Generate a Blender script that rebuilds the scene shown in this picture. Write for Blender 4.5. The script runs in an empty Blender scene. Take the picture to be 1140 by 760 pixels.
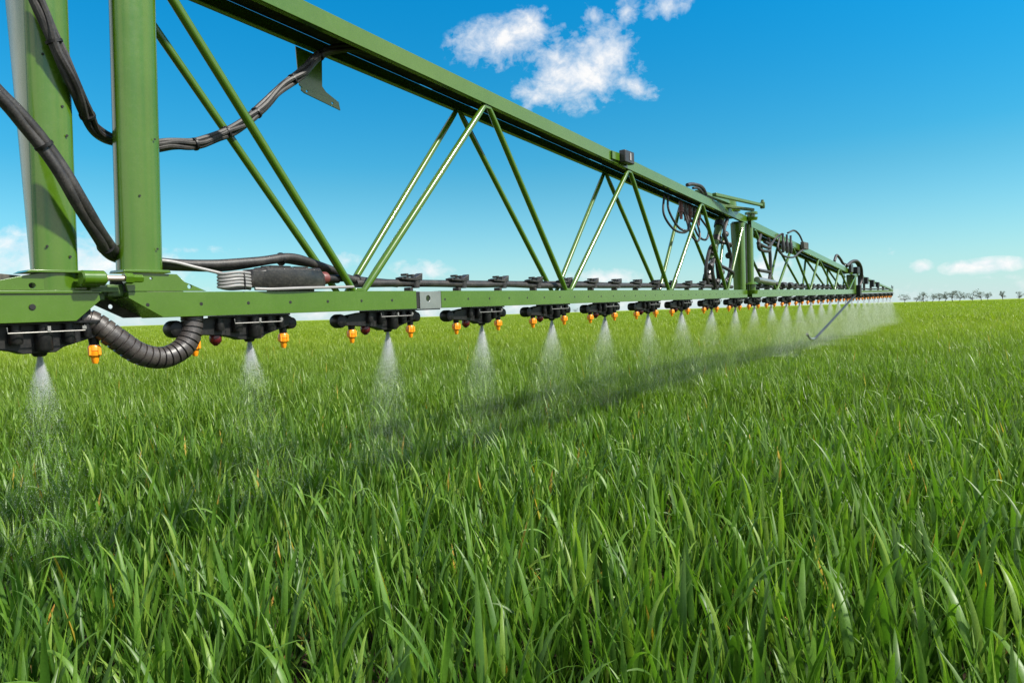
import bpy, bmesh, math, random
import numpy as np
from mathutils import Vector, Matrix
from mathutils.geometry import tessellate_polygon

random.seed(7); rng = np.random.default_rng(11)
scn = bpy.context.scene
COL = scn.collection

# ------------------------------------------------------------------ camera
HC = 0.90
ROLL, PITCH, FPX = math.radians(1.76), math.radians(2.3), 760.0
fwd = Vector((0, math.cos(PITCH), -math.sin(PITCH)))
r0 = Vector((1, 0, 0)); u0 = r0.cross(fwd)
camR = r0*math.cos(ROLL) - u0*math.sin(ROLL)
camU = camR.cross(fwd)
cam_d = bpy.data.cameras.new('camera'); cam = bpy.data.objects.new('camera', cam_d); COL.objects.link(cam)
cam_d.sensor_width = 36; cam_d.lens = 24; cam_d.clip_start = 0.02; cam_d.clip_end = 6000
M = Matrix((camR, camU, -fwd)).transposed().to_4x4(); M.translation = Vector((0, 0, HC))
cam.matrix_world = M
scn.camera = cam
def view_dir(x, y):
    return (fwd*FPX + camR*(x-570) - camU*(y-380)).normalized()

# ------------------------------------------------------------------ light
SUN_EL = math.radians(46)
SUN_DIR = Vector((0.93, -0.30, 0)).normalized()*math.cos(SUN_EL) + Vector((0, 0, math.sin(SUN_EL)))
sun_d = bpy.data.lights.new('sun', 'SUN'); sun = bpy.data.objects.new('sun', sun_d); COL.objects.link(sun)
sun_d.energy = 4.3; sun_d.angle = math.radians(3.0); sun_d.color = (1.0, 0.95, 0.86)
sun.rotation_euler = SUN_DIR.to_track_quat('Z', 'Y').to_euler(); sun.location = (5, -5, 10)
scn.view_settings.view_transform = 'Standard'; scn.view_settings.look = 'None'
scn.view_settings.gamma = 1; scn.view_settings.use_curve_mapping = False
scn.view_settings.exposure = 0.90
scn.cycles.max_bounces = 8; scn.cycles.transparent_max_bounces = 16
scn.cycles.use_denoising = True; scn.cycles.denoiser = 'OPENIMAGEDENOISE'

# world: sky texture + clouds placed by direction
world = bpy.data.worlds.new('World'); scn.world = world; world.use_nodes = True
nt = world.node_tree; nt.nodes.clear()
class NT:
    def __init__(s, nt): s.nt = nt
    def n(s, t, **kw):
        x = s.nt.nodes.new(t)
        for k, v in kw.items(): setattr(x, k, v)
        return x
    def put(s, sock, v):
        if isinstance(v, bpy.types.NodeSocket): s.nt.links.new(v, sock)
        else: sock.default_value = v
    def math(s, op, a, b=0.0, c=None, clamp=False):
        x = s.n('ShaderNodeMath', operation=op, use_clamp=clamp)
        s.put(x.inputs[0], a); s.put(x.inputs[1], b)
        if c is not None: s.put(x.inputs[2], c)
        return x.outputs[0]
    def dot(s, a, v):
        x = s.n('ShaderNodeVectorMath', operation='DOT_PRODUCT'); s.put(x.inputs[0], a); x.inputs[1].default_value = v
        return x.outputs['Value']
    def noise(s, vec, scale, detail=4, rough=0.5, dist=0.0):
        x = s.n('ShaderNodeTexNoise'); 
        if vec is not None: s.put(x.inputs['Vector'], vec)
        x.inputs['Scale'].default_value = scale; x.inputs['Detail'].default_value = detail
        x.inputs['Roughness'].default_value = rough; x.inputs['Distortion'].default_value = dist
        return x.outputs['Fac']
    def ramp(s, fac, stops, interp='LINEAR'):
        x = s.n('ShaderNodeValToRGB'); s.put(x.inputs[0], fac); cr = x.color_ramp; cr.interpolation = interp
        while len(cr.elements) < len(stops): cr.elements.new(0.5)
        for e, (p, c) in zip(cr.elements, stops):
            e.position = p; e.color = c if len(c) == 4 else (*c, 1)
        return x.outputs[0]
    def mix(s, f, a, b, mode='MIX'):
        x = s.n('ShaderNodeMix', data_type='RGBA', blend_type=mode)
        s.put(x.inputs[0], f); s.put(x.inputs[6], a); s.put(x.inputs[7], b)
        return x.outputs[2]
w_ = NT(nt)
sky = w_.n('ShaderNodeTexSky'); sky.sky_type = 'NISHITA'; sky.sun_disc = False
sky.sun_elevation = SUN_EL; sky.sun_rotation = math.atan2(SUN_DIR.x, SUN_DIR.y)
sky.air_density = 1.0; sky.dust_density = 0.6; sky.ozone_density = 2.0; sky.altitude = 0
tc = w_.n('ShaderNodeTexCoord'); gen = tc.outputs['Generated']
sepz = w_.n('ShaderNodeSeparateXYZ'); nt.links.new(gen, sepz.inputs[0])
tint = w_.ramp(sepz.outputs[2], [(0.0, (.33, .74, .78)), (.18, (.21, .68, .74)), (.42, (.07, .75, 1.0)), (1.0, (.5, .85, 1.05))])
skyc = w_.mix(1.0, sky.outputs[0], tint, 'MULTIPLY')
hs = w_.n('ShaderNodeHueSaturation'); hs.inputs['Saturation'].default_value = 1.12; nt.links.new(skyc, hs.inputs['Color']); skyc = hs.outputs[0]
# pale haze band low in the sky
hz = w_.math('POWER', w_.math('SUBTRACT', 1.0, w_.math('ABSOLUTE', sepz.outputs[2]), clamp=True), 9.0)
skyc = w_.mix(w_.math('MULTIPLY', hz, 0.75), skyc, (4.1, 4.65, 4.85, 1))
CLOUDS = [  # px, py, radius x, radius y, tilt deg, strength : seen direction of each puff
 (548, 50, 50, 26, -5, 1.0), (592, 38, 36, 26, 0, .9), (618, 66, 50, 24, 10, .8), (640, 88, 74, 34, -12, 1.1), (672, 60, 40, 42, 20, 1.0), (600, 108, 38, 14, 8, .8),
 (706, 97, 34, 12, 8, .9), (742, 8, 26, 14, -10, .8), (697, 14, 14, 26, 0, .7), (660, 20, 22, 14, 40, .7),
 (1072, 298, 22, 8, -4, 1.3), (1098, 296, 34, 9, -6, 1.4), (1025, 297, 11, 8, 0, 1.2), (20, 300, 130, 44, 0, 1.6), (130, 300, 90, 22, 0, .9), (250, 335, 260, 16, -2, .9), (472, 301, 36, 12, 0, 1.0), (384, 290, 18, 10, 0, .8),
 (668, 309, 44, 10, 0, .9), (845, 304, 62, 26, 0, 1.0), (905, 300, 40, 20, 0, .7), (220, 278, 60, 5, 2, .45), (992, 280, 14, 5, 0, .35), (1110, 309, 20, 5, 0, .4), (600, 338, 460, 12, -1.8, .7)]
mask = None
for (x, y, rx, ry, t, st) in CLOUDS:
    c = view_dir(x, y); rt = (view_dir(x+1, y)-c).normalized(); up = rt.cross(c); up = -up if up.z < 0 else up
    t = math.radians(-t); a = rt*math.cos(t)+up*math.sin(t); b = up*math.cos(t)-rt*math.sin(t)
    ce = c.dot(fwd)
    ax, bx = rx/FPX*ce, ry/FPX*ce
    du = w_.math('MULTIPLY', w_.math('SUBTRACT', w_.dot(gen, a), 0.0), 1/ax)
    dv = w_.math('MULTIPLY', w_.dot(gen, b), 1/bx)
    d2 = w_.math('SQRT', w_.math('ADD', w_.math('POWER', w_.math('ABSOLUTE', du), 2.0), w_.math('POWER', w_.math('ABSOLUTE', dv), 2.0)))
    f = w_.math('MULTIPLY', w_.math('SUBTRACT', 1.25, d2), st, clamp=True)
    f = w_.math('MULTIPLY', f, w_.math('GREATER_THAN', w_.dot(gen, c), 0.2))
    mask = f if mask is None else w_.math('MAXIMUM', mask, f)
mp = w_.n('ShaderNodeMapping'); mp.inputs['Scale'].default_value = (1, 1, 1.25); nt.links.new(gen, mp.inputs[0])
n1 = w_.noise(mp.outputs[0], 9.0, 9, 0.62, 0.35)
n2 = w_.noise(mp.outputs[0], 28.0, 8, 0.6, 0.5)
n3 = w_.noise(mp.outputs[0], 75.0, 6, 0.6, 0.4)
nz = w_.math('ADD', w_.math('ADD', w_.math('MULTIPLY', n1, 0.5), w_.math('MULTIPLY', n2, 0.30)), w_.math('MULTIPLY', n3, 0.20))
cl = w_.math('ADD', w_.math('MULTIPLY', mask, 0.60), w_.math('MULTIPLY', w_.math('SUBTRACT', nz, 0.5), 3.2))
clm = w_.math('MULTIPLY', w_.math('SUBTRACT', cl, 0.13), 1.45, clamp=True)
clm = w_.math('MULTIPLY', clm, w_.math('MULTIPLY', mask, 5.0, clamp=True))
# outside the view: bright clouds added for white reflections and fill light
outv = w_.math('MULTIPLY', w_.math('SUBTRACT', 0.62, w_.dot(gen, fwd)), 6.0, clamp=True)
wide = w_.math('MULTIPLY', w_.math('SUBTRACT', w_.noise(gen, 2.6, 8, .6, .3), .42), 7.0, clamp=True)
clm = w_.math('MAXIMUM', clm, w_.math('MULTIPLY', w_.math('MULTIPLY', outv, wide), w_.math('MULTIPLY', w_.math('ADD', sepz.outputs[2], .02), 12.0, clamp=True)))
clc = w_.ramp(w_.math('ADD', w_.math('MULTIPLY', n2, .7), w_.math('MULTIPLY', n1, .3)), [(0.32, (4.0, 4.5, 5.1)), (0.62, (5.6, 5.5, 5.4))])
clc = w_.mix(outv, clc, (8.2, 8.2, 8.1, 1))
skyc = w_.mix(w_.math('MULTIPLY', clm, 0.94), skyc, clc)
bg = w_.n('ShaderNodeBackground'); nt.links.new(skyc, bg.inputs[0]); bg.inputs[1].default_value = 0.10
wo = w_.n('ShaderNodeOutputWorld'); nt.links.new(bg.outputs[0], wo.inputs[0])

# ------------------------------------------------------------------ materials
def new_mat(name):
    m = bpy.data.materials.new(name); m.use_nodes = True
    t = NT(m.node_tree); b = m.node_tree.nodes['Principled BSDF']
    return m, t, b
def paint(name, col, rough=0.35, metal=0.0, var=0.12, coat=0.0, bump=0.0, dust=0.0, scale=18, spec=0.5):
    m, t, b = new_mat(name)
    tcn = t.n('ShaderNodeTexCoord').outputs['Object']
    n = t.noise(tcn, scale, 6, 0.6); n_b = t.noise(tcn, scale*9, 5, 0.6)
    lo = tuple(c*(1-var) for c in col); hi = tuple(min(1, c*(1+var)) for c in col)
    c = t.ramp(n, [(0.3, lo), (0.7, hi)])
    if dust:
        d = t.math('MULTIPLY', t.ramp(t.math('ADD', t.math('MULTIPLY', n, .5), t.math('MULTIPLY', n_b, .5)), [(0.45, (0, 0, 0)), (0.68, (1, 1, 1))]), dust)
        c = t.mix(d, c, (0.32, 0.29, 0.22, 1))
    t.put(b.inputs['Base Color'], c); b.inputs['Metallic'].default_value = metal
    t.put(b.inputs['Roughness'], t.math('ADD', t.math('MULTIPLY', n_b, 0.22), rough-0.11))
    b.inputs['Coat Weight'].default_value = coat; b.inputs['Coat Roughness'].default_value = 0.14
    b.inputs['Specular IOR Level'].default_value = spec
    if bump:
        bp = t.n('ShaderNodeBump'); bp.inputs['Strength'].default_value = bump; bp.inputs['Distance'].default_value = 0.002
        t.put(bp.inputs['Height'], n_b); t.put(b.inputs['Normal'], bp.outputs[0])
    return m
MAT = dict(
 green=paint('green_paint', (0.050, 0.114, 0.004), 0.26, 0, 0.08, 0.55, 0.0, 0.025, scale=7, spec=0.35),
 greend=paint('green_primer', (0.040, 0.095, 0.012), 0.5, 0, 0.15, 0.0, 0.1, 0.25),
 under=paint('shaded_dusty_channel', (0.035, 0.035, 0.028), 0.75, 0, 0.3, 0, 0.2, 0.25),  # dark base holds the shade inside the channel and behind plates, plus dust
 plastic=paint('black_plastic', (0.006, 0.006, 0.007), 0.45, 0, 0.3, 0, 0.1, 0.04, spec=.3),
 box=paint('grey_plastic', (0.015, 0.014, 0.014), 0.36, 0, 0.2, 0, 0.1, 0.10),
 rubber=paint('rubber', (0.015, 0.013, 0.013), 0.52, 0, 0.3, 0, 0.2, 0.10, 30),
 corr=paint('corrugated_rubber', (0.038, 0.031, 0.030), 0.40, 0, 0.3, 0, 0.2, 0.12, 30),
 steel=paint('zinc_steel', (0.36, 0.36, 0.34), 0.38, 0.9, 0.12, 0, 0.1, 0.1),
 zinc=paint('dull_zinc', (0.30, 0.29, 0.27), 0.5, 0.8, 0.2, 0, 0.1, 0.1),
 rust=paint('oily_pin', (0.45, 0.36, 0.30), 0.4, 0.7, 0.2, 0, 0.1, 0.2),
 orange=paint('orange_plastic', (0.85, 0.27, 0.006), 0.35, 0, 0.08, 0.1),
 red=paint('dark_red_plastic', (0.075, 0.005, 0.008), 0.35, 0, 0.1, 0.1),
 cable=paint('grey_cable', (0.22, 0.215, 0.21), 0.5, 0, 0.1, 0, 0.1, 0.1),
 hole=paint('hole_dark', (0.006, 0.006, 0.006), 0.8, 0, 0.1),  # near-black discs on the surface; the shade inside a hole is their colour
 redp=paint('brownish_red_plastic', (0.12, 0.03, 0.025), 0.4, 0, 0.1),
)

# ------------------------------------------------------------------ mesh helpers
class MB:
    def __init__(s): s.v = []; s.f = []
    def add(s, v, f):
        o = len(s.v); s.v += [tuple(p) for p in v]; s.f += [tuple(i+o for i in q) for q in f]; return s
    def box(s, a, b):                       # min corner, max corner in (s, w, h)
        x0, y0, z0 = a; x1, y1, z1 = b
        return s.add([(x0,y0,z0),(x1,y0,z0),(x1,y1,z0),(x0,y1,z0),(x0,y0,z1),(x1,y0,z1),(x1,y1,z1),(x0,y1,z1)],
                     [(0,3,2,1),(4,5,6,7),(0,1,5,4),(1,2,6,5),(2,3,7,6),(3,0,4,7)])
    def hexa(s, lo, hi):                    # two quads of 4 points
        return s.add(list(lo)+list(hi), [(0,3,2,1),(4,5,6,7),(0,1,5,4),(1,2,6,5),(2,3,7,6),(3,0,4,7)])
    def prism(s, poly, w0, w1, holes=()):   # poly in (s,h), extruded along w; holes = (s,h,r)
        loops = [[Vector((p[0], p[1], 0)) for p in poly]]
        for (hx, hy, r) in holes:
            loops.append([Vector((hx+r*math.cos(t), hy+r*math.sin(t), 0)) for t in [-2*math.pi*k/12 for k in range(12)]])
        pts = [p for l in loops for p in l]; n = len(pts)
        tri = tessellate_polygon(loops)
        v = [(p.x, w0, p.y) for p in pts]+[(p.x, w1, p.y) for p in pts]
        f = [tuple(t) for t in tri]+[tuple(i+n for i in reversed(t)) for t in tri]
        o = 0
        for l in loops:
            k = len(l)
            for i in range(k):
                j = (i+1) % k; f.append((o+i, o+j, o+j+n, o+i+n))
            o += k
        return s.add(v, f)
    def tube(s, pts, r, seg=10, cap=True, rfun=None):
        P = [Vector(p) for p in pts]; v = []; f = []
        t = (P[1]-P[0]).normalized(); nrm = t.orthogonal().normalized()
        for i, p in enumerate(P):
            if i: 
                t2 = (P[min(i+1, len(P)-1)]-P[i-1]).normalized()
                q = t.rotation_difference(t2); nrm = q @ nrm; t = t2
            b = t.cross(nrm); rr = rfun(i) if rfun else r
            for k in range(seg):
                a = 2*math.pi*k/seg; v.append(p+(nrm*math.cos(a)+b*math.sin(a))*rr)
        for i in range(len(P)-1):
            for k in range(seg):
                a, b2 = i*seg+k, i*seg+(k+1) % seg; f.append((a, b2, b2+seg, a+seg))
        if cap:
            f.append(tuple(reversed(range(seg)))); f.append(tuple(range((len(P)-1)*seg, len(P)*seg)))
        return s.add(v, f)
    def lathe(s, c, axis, prof, seg=14):    # prof: (distance along axis, radius)
        c = Vector(c); ax = Vector(axis).normalized()
        pts = [c+ax*d for d, _ in prof]
        n0 = ax.orthogonal().normalized(); b = ax.cross(n0); v = []; f = []
        for (d, r) in prof:
            for k in range(seg):
                a = 2*math.pi*k/seg; v.append(c+ax*d+(n0*math.cos(a)+b*math.sin(a))*r)
        for i in range(len(prof)-1):
            for k in range(seg):
                a, b2 = i*seg+k, i*seg+(k+1) % seg; f.append((a, b2, b2+seg, a+seg))
        f.append(tuple(reversed(range(seg)))); f.append(tuple(range((len(prof)-1)*seg, len(prof)*seg)))
        return s.add(v, f)
    def build(s, name, mat, parent=None, bevel=0.0, sharp=38, loc=None, holes=None):
        nf = len(s.f)
        if holes is not None and holes.v: s.add(holes.v, holes.f)
        me = bpy.data.meshes.new(name); me.from_pydata(s.v, [], s.f)
        if len(s.f) > nf:
            me.materials.append(MAT[mat] if isinstance(mat, str) else mat); me.materials.append(MAT['hole'])
            me.polygons.foreach_set('material_index', [0]*nf+[1]*(len(s.f)-nf)); mat = None
        bm = bmesh.new(); bm.from_mesh(me); bmesh.ops.recalc_face_normals(bm, faces=bm.faces)
        for fc in bm.faces: fc.smooth = True
        bm.to_mesh(me); bm.free()
        me.set_sharp_from_angle(angle=math.radians(sharp))
        if mat is not None: me.materials.append(MAT[mat] if isinstance(mat, str) else mat)
        o = bpy.data.objects.new(name, me); COL.objects.link(o)
        if parent is not None: o.parent = parent
        if loc is not None: o.location = loc
        if bevel:
            b = o.modifiers.new('bevel', 'BEVEL'); b.width = bevel; b.segments = 2; b.limit_method = 'ANGLE'
            b.angle_limit = math.radians(40); b.harden_normals = True
        return o
def spline(pts, n=8):
    P = [Vector(p) for p in pts]; P = [P[0]*2-P[1]]+P+[P[-1]*2-P[-2]]; out = []
    for i in range(1, len(P)-2):
        for k in range(n):
            t = k/n; a, b, c, d = P[i-1:i+3]
            out.append(0.5*((2*b)+(c-a)*t+(2*a-5*b+4*c-d)*t*t+(3*b-a-3*c+d)*t**3))
    out.append(P[-2]); return out

# boom frame: s along the boom, w away from the camera, h up
bd = Vector((0.58114078, 0.81371348, 0.01207326)); bn = Vector((-0.8137728, 0.58118314, 0)); bu = bd.cross(bn)
P0 = Vector((-0.46120655, 2.11410583, 0.98487032))
FR = Matrix((bd, bn, bu)).transposed().to_4x4(); FR.translation = P0
def BW(s, w, h): return P0+bd*s+bn*w+bu*h
def thing(name, label, cat, s=0, group=None, w=0, h=0):
    o = bpy.data.objects.new(name, None); COL.objects.link(o); o.empty_display_size = 0.1
    o.matrix_world = FR @ Matrix.Translation((s, w, h))
    o['label'] = label; o['category'] = cat
    if group: o['group'] = group
    return o
class Sec:                                   # lets parts be written in boom coordinates
    def __init__(s, e, s0): s.e = e; s.s0 = s0
    def put(s, mb, name, mat, bevel=0, parent=None, label=None, holes=None):
        mb.v = [(x-s.s0, y, z) for x, y, z in mb.v]
        if holes is not None: holes.v = [(x-s.s0, y, z) for x, y, z in holes.v]
        o = mb.build(name, mat, parent or s.e, bevel, holes=holes)
        if label: o['label'] = label
        return o
def lone(name, mb, mat, label, cat, group=None, bevel=0, s0=0):
    mb.v = [(x-s0, y, z) for x, y, z in mb.v]
    o = mb.build(name, mat, None, bevel); o.matrix_world = FR @ Matrix.Translation((s0, 0, 0))
    o['label'] = label; o['category'] = cat
    if group: o['group'] = group
    return o

GB = 'folding sections of the sprayer boom'
secA = Sec(thing('boom_section', 'nearest green boom section with one thick post, cut off by the left frame edge', 'sprayer boom', -0.87, GB), -0.87)
secB = Sec(thing('boom_section', 'large green lattice section between the second thick post and first folding joint', 'sprayer boom', 0, GB), 0.0)
secC = Sec(thing('boom_section', 'middle green lattice section between the two folding joints, smaller with distance', 'sprayer boom', 4.3, GB), 4.3)
secD = Sec(thing('boom_section', 'thin outermost boom tip tapering to a point past the last joint', 'sprayer boom', 9.3, GB), 9.3)

def low_beam(sec, s0, s1, poly_l=None, hh=-0.060, name='lower_beam', w1=0.10, holes=True):
    mb = MB()
    if poly_l: mb.prism(poly_l, 0, w1)
    else: mb.box((s0, 0, hh), (s1, w1, 0))
    hb = MB()
    if holes is not True and holes: hb = holes
    if holes is True:
        s = math.ceil(s0/0.1305)*0.1305
        while s < min(s1, 6)-0.02:
            hb.lathe((s, 0.001, -0.030), (0, -1, 0), [(0, 0.0048), (0.0016, 0.0045)], 10); s += 0.1305
    return sec.put(mb, name, 'green', 0.005, holes=hb)
def htop1(s): return 0.814-0.060*s
def top_beam(sec, s0, s1, f, face=0.056, w1=0.17, slots=True, t=0.004):
    mb = MB(); n = 0
    def slab(sa, sb, w0, w1_, z0, z1):      # z offsets from the top line
        mb.hexa([(sa,w0,f(sa)+z0),(sb,w0,f(sb)+z0),(sb,w1_,f(sb)+z0),(sa,w1_,f(sa)+z0)],
                [(sa,w0,f(sa)+z1),(sb,w0,f(sb)+z1),(sb,w1_,f(sb)+z1),(sa,w1_,f(sa)+z1)])
    slab(s0, s1, 0, t, -face, 0)                       # front web
    slab(s0, s1, t+.0002, 0.022, -face, -face+t)              # front lip
    slab(s0, s1, w1-t, w1, -face*0.9, -t)                # rear web
    slab(s0, s1, w1-0.022, w1-t-.0002, -face*0.9, -face*0.9+t)
    o = sec.put(mb, 'top_beam', 'green', 0.0015)
    mb = MB()
    if slots:
        g = 0.0035
        slab(s0, s1, t+g, w1-t-g, -t, 0)
        s = s0
        while s < s1:
            e = min(s1, s+random.uniform(.10, .2)); slab(s, e, t+.0002, t+g-.0002, -t, -0.0002); s = e+random.choice([.0, .0, .0, .07, .14])
        s = s0
        while s < s1:
            e = min(s1, s+random.uniform(.10, .2)); slab(s, e, w1-t-g+.0002, w1-t-.0002, -t, -.0002); s = e+random.choice([.0, .0, .0, .07, .14])
    else: slab(s0, s1, t+.0002, w1-t-.0002, -t, 0)
    sec.put(mb, 'cover_plate', 'under', 0)  # plate coloured dark for the shade inside the channel
    return o
def strut(sec, a, b, r=0.0125, shoe=True):
    a, b = Vector(a), Vector(b); d = (b-a)
    pts = [a, a+d*0.04, a+d*0.10, b-d*0.08, b-d*0.03, b]
    mb = MB().tube(pts, r, 12, rfun=lambda i: r*[.75, .9, 1, 1, .9, .7][i])
    return sec.put(mb, 'diagonal_strut', 'green')
def truss(sec, bots, tops, f, face=0.056, wb=0.088, wt=0.158, r=0.0125, ends=(True, True)):
    seq = sorted([(s, 'b') for s in bots]+[(s, 't') for s in tops])
    for (s1, k1), (s2, k2) in zip(seq, seq[1:]):
        if k1 == k2: continue
        sb, st = (s1, s2) if k1 == 'b' else (s2, s1)
        e = 0.016 if st > sb else -0.016
        ht = f(st)-face+0.004
        strut(sec, (sb+e, 0.012, -0.004), (st-e*0.5, 0.014, ht), r)
        strut(sec, (sb+e, wb, -0.004), (st-e*0.5, wt, ht+0.006), r*0.92)
    for s in bots:
        mb = MB().prism([(s-.028, 0.0), (s+.028, 0.0), (s+.016, .010), (s-.016, .010)], 0.003, 0.024)
        sec.put(mb, 'node_plate', 'green', 0.002)
    for s in tops:
        h = f(s)-face
        mb = MB().prism([(s-.022, h+.016), (s+.022, h+.016), (s+.016, h-.012), (s-.016, h-.012)], 0.0045, 0.0105)
        sec.put(mb, 'node_plate', 'green', 0.001)

# ---- section A (nearest stub)
lb = low_beam(secA, -2.4, -.754, [(-2.4, 0), (-.756, 0), (-.754, -.018), (-.805, -.0615), (-2.4, -.0615)], holes=MB().lathe((-.885, -.0005, -.030), (0, -1, 0), [(0, .0065), (.002, .006)], 14))
secA.put(MB().prism([(-2.4, -.003), (-.752, -.003), (-.7535, .004), (-2.4, .004)], -.004, .05), 'step_flange', 'green', .0015)
secA.put(MB().prism([(-1.02, .0045), (-.752, .0045), (-.7635, .022), (-.775, .040), (-.868, .040), (-.905, .032)], .006, .012, [(-.880, .014, .006)]), 'gusset_plate', 'green', .0012)
secA.put(MB().prism([(-1.10, .0045), (-.78, .0045), (-.78, .030), (-.92, .044), (-.945, .044)], .088, .094), 'gusset_plate', 'under', .001)
def post(sec, s0, s1, dfun, h0, h1, bev=0.014, ds=0.0, holes=None):
    mb = MB(); n = 8
    rings = []
    for i in range(n+1):
        h = h0+(h1-h0)*i/n; dd = dfun(h); x0, x1 = s0+ds*i/n, s1+ds*i/n
        pr = []
        b = min(bev, dd*.45)
        wx = (x1-x0)/2; cxm = (x0+x1)/2
        arc = [(cxm+wx*math.sin(a_)*.97, dd*.5-math.cos(a_)*dd*.5*1.0 if False else wx*.50*(1-math.cos(a_))) for a_ in [math.radians(q) for q in (-84, -70, -54, -38, -23, -8, 8, 23, 38, 54, 70, 84)]]
        pr += [(x0+(q[0]-arc[0][0])*(x1-x0)/(arc[-1][0]-arc[0][0]), q[1], h) for q in arc]
        for cx, cy, a0 in ((x1-b, dd-b, 0), (x0+b, dd-b, 90)):
            for k in range(6):
                a = math.radians(a0+k*18); pr.append((cx+b*math.cos(a), cy+b*math.sin(a), h))
        rings.append(pr)
    k = len(rings[0]); v = [p for r in rings for p in r]; f = []
    for i in range(n):
        for j in range(k): a, b2 = i*k+j, i*k+(j+1) % k; f.append((a, b2, b2+k, a+k))
    f += [tuple(reversed(range(k))), tuple(range(n*k, n*k+k))]
    mb.add(v, f)
    o = sec.put(mb, 'post', 'green', holes=holes); return o
hb = MB()
for (s, h) in ((-.845, .17+.32), (-.815, .36+.03), (-.81, .33), (-.862, .095), (-.82, .075)):
    hb.lathe((s+.012, .0005, h), (0, -1, 0), [(0, .0028), (.001, .0026)], 8)
pA = post(secA, -.872, -.788, lambda h: .040+.13*max(h, 0), .0045, 0.86, .012, .024, hb)
secA.put(MB().prism([(-.895, .0405), (-.78, .0405), (-.78, .046), (-.885, .046)], -.006, .06), 'foot_plate', 'green', .001)
# hinge boss, pin, nut
boss = secA.put(MB().lathe((-.800, -.022, .029), (1, 0, 0), [(0, .013), (.003, .0165), (.045, .0165), (.048, .014)], 20), 'hinge_boss', 'green')
secA.put(MB().lathe((-.7515, -.022, .029), (1, 0, 0), [(0, .009), (.004, .0088), (.005, .0062), (.040, .0062)], 14), 'hinge_pin', 'rust')
secA.put(MB().box((-.80, -.020, .010), (-.760, .006, .024)), 'boss_bracket', 'green', .003)
secA.put(MB().prism([(-.782, -.018), (-.735, -.018), (-.735, .012), (-.782, .012)], .02, .06), 'hinge_knuckle', 'greend', .003)
secA.put(MB().prism([(-.775, -.0), (-.715, -.0), (-.715, .010), (-.775, .012)], -.004, .02), 'hinge_knuckle', 'greend', .003)
# ---- section B
low_beam(secB, -.700, .245, [(-.694, .0), (.245, .0), (.245, -.060), (-.618, -.060), (-.694, -.014)])
low_beam(secB, .372, 3.985)
secB.put(MB().prism([(.2465, -.002), (.262, -.002), (.262, -.058), (.2465, -.058)], .004, .096), 'joint_plate', 'hole', 0)  # fills the beam gap; the gap's darkness is put into its colour
secB.put(MB().prism([(.2635, -.002), (.3715, -.002), (.3715, -.061), (.2635, -.061)], .001, .006, [(.305, -.026, .011)]), 'joint_plate', 'steel', .001, None, 'grey bare metal splice plate with a round hole')
secB.put(MB().box((.2635, .09, -.060), (.3715, .096, -.045)), 'joint_plate', 'plastic')
secB.put(MB().box((.2635, .007, -.0655), (.3715, .089, -.0615)), 'joint_plate', 'plastic')
secB.put(MB().prism([(-.694, .0015), (-.505, .0015), (-.560, .024), (-.578, .042), (-.690, .044), (-.700, .034)], .002, .008, [(-.548, .0125, .0055), (-.640, .031, .0035)]), 'gusset_plate', 'green', .0012)
secB.put(MB().prism([(-.694, .0), (-.505, .0), (-.600, .036), (-.69, .036)], .088, .094), 'gusset_plate', 'under', .001)
secB.put(MB().prism([(-.735, -.004), (-.60, -.004), (-.60, -.058), (-.660, -.058), (-.745, -.014)], .101, .107, [(-.688, -.030, .0055)]), 'rear_hinge_plate', 'under', .001)
secB.put(MB().box((-.730, .02, -.010), (-.694, .08, .018)), 'hinge_knuckle', 'greend', .003)
hb = MB()
for (s, h) in ((-.622, .355), (-.665, .22), (-.632, .10)):
    hb.lathe((s+.01, -.0004, h), (0, -1, 0), [(0, .0026), (.001, .0025)], 8)
pB = post(secB, -.700, -.602, lambda h: .055, .0465, 0.86, .020, .030, hb)
secB.put(MB().prism([(-.706, .044), (-.595, .044), (-.598, .051), (-.702, .051)], -.006, .062), 'foot_plate', 'green', .002)
secB.put(MB().lathe((-.712, -.022, .029), (1, 0, 0), [(0, .0125), (.018, .0125), (.0185, .009), (.04, .009)], 6), 'hinge_nut', 'green')
top_beam(secB, -.75, 4.03, htop1)
truss(secB, [0, 1.268, 2.467, 3.527], [-.62, .70, 1.95, 3.05, 3.97], htop1)
pB2 = post(secB, 3.90, 3.985, lambda h: .085+.03*h, .001, htop1(3.97)-.058, .02)
# bracket plate hanging below the rear edge of the top beam
br = MB().prism([(-.066, .765), (.035, .758), (.030, .665), (.045, .650), (.088, .632), (.088, .628), (-.045, .640), (-.060, .648)], .168, .172)
secB.put(br, 'hanging_bracket', 'green', .0008)
br = MB().hexa([(-.055, .168, .634), (.094, .168, .603), (.094, .172, .603), (-.055, .172, .634)], [(-.060, .150, .648), (.090, .150, .628), (.090, .154, .628), (-.060, .154, .648)])
secB.put(MB().prism([(-.060, .6395), (.088, .627), (.094, .600), (-.048, .624), (-.060, .630)], .160, .164, [(-.038, .632, .004), (.062, .617, .004)]), 'bracket_lip', 'green', .0008, secB.e.children[-1])

# ---- section C
def htop2(s): return .505-.0655*(s-4.2)+.045
low_beam(secC, 4.115, 9.10)
top_beam(secC, 4.13, 9.12, htop2, slots=False, w1=.16)
truss(secC, [4.896, 6.22, 7.53, 8.50], [4.25, 5.5, 6.68, 7.86, 9.02], htop2, wb=.088, wt=.148)
post(secC, 4.13, 4.20, lambda h: .14+.04*h, .001, htop2(4.2)-.03, .02)
post(secC, 8.98, 9.08, lambda h: .12, .001, htop2(9.0)-.03, .02)
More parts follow.
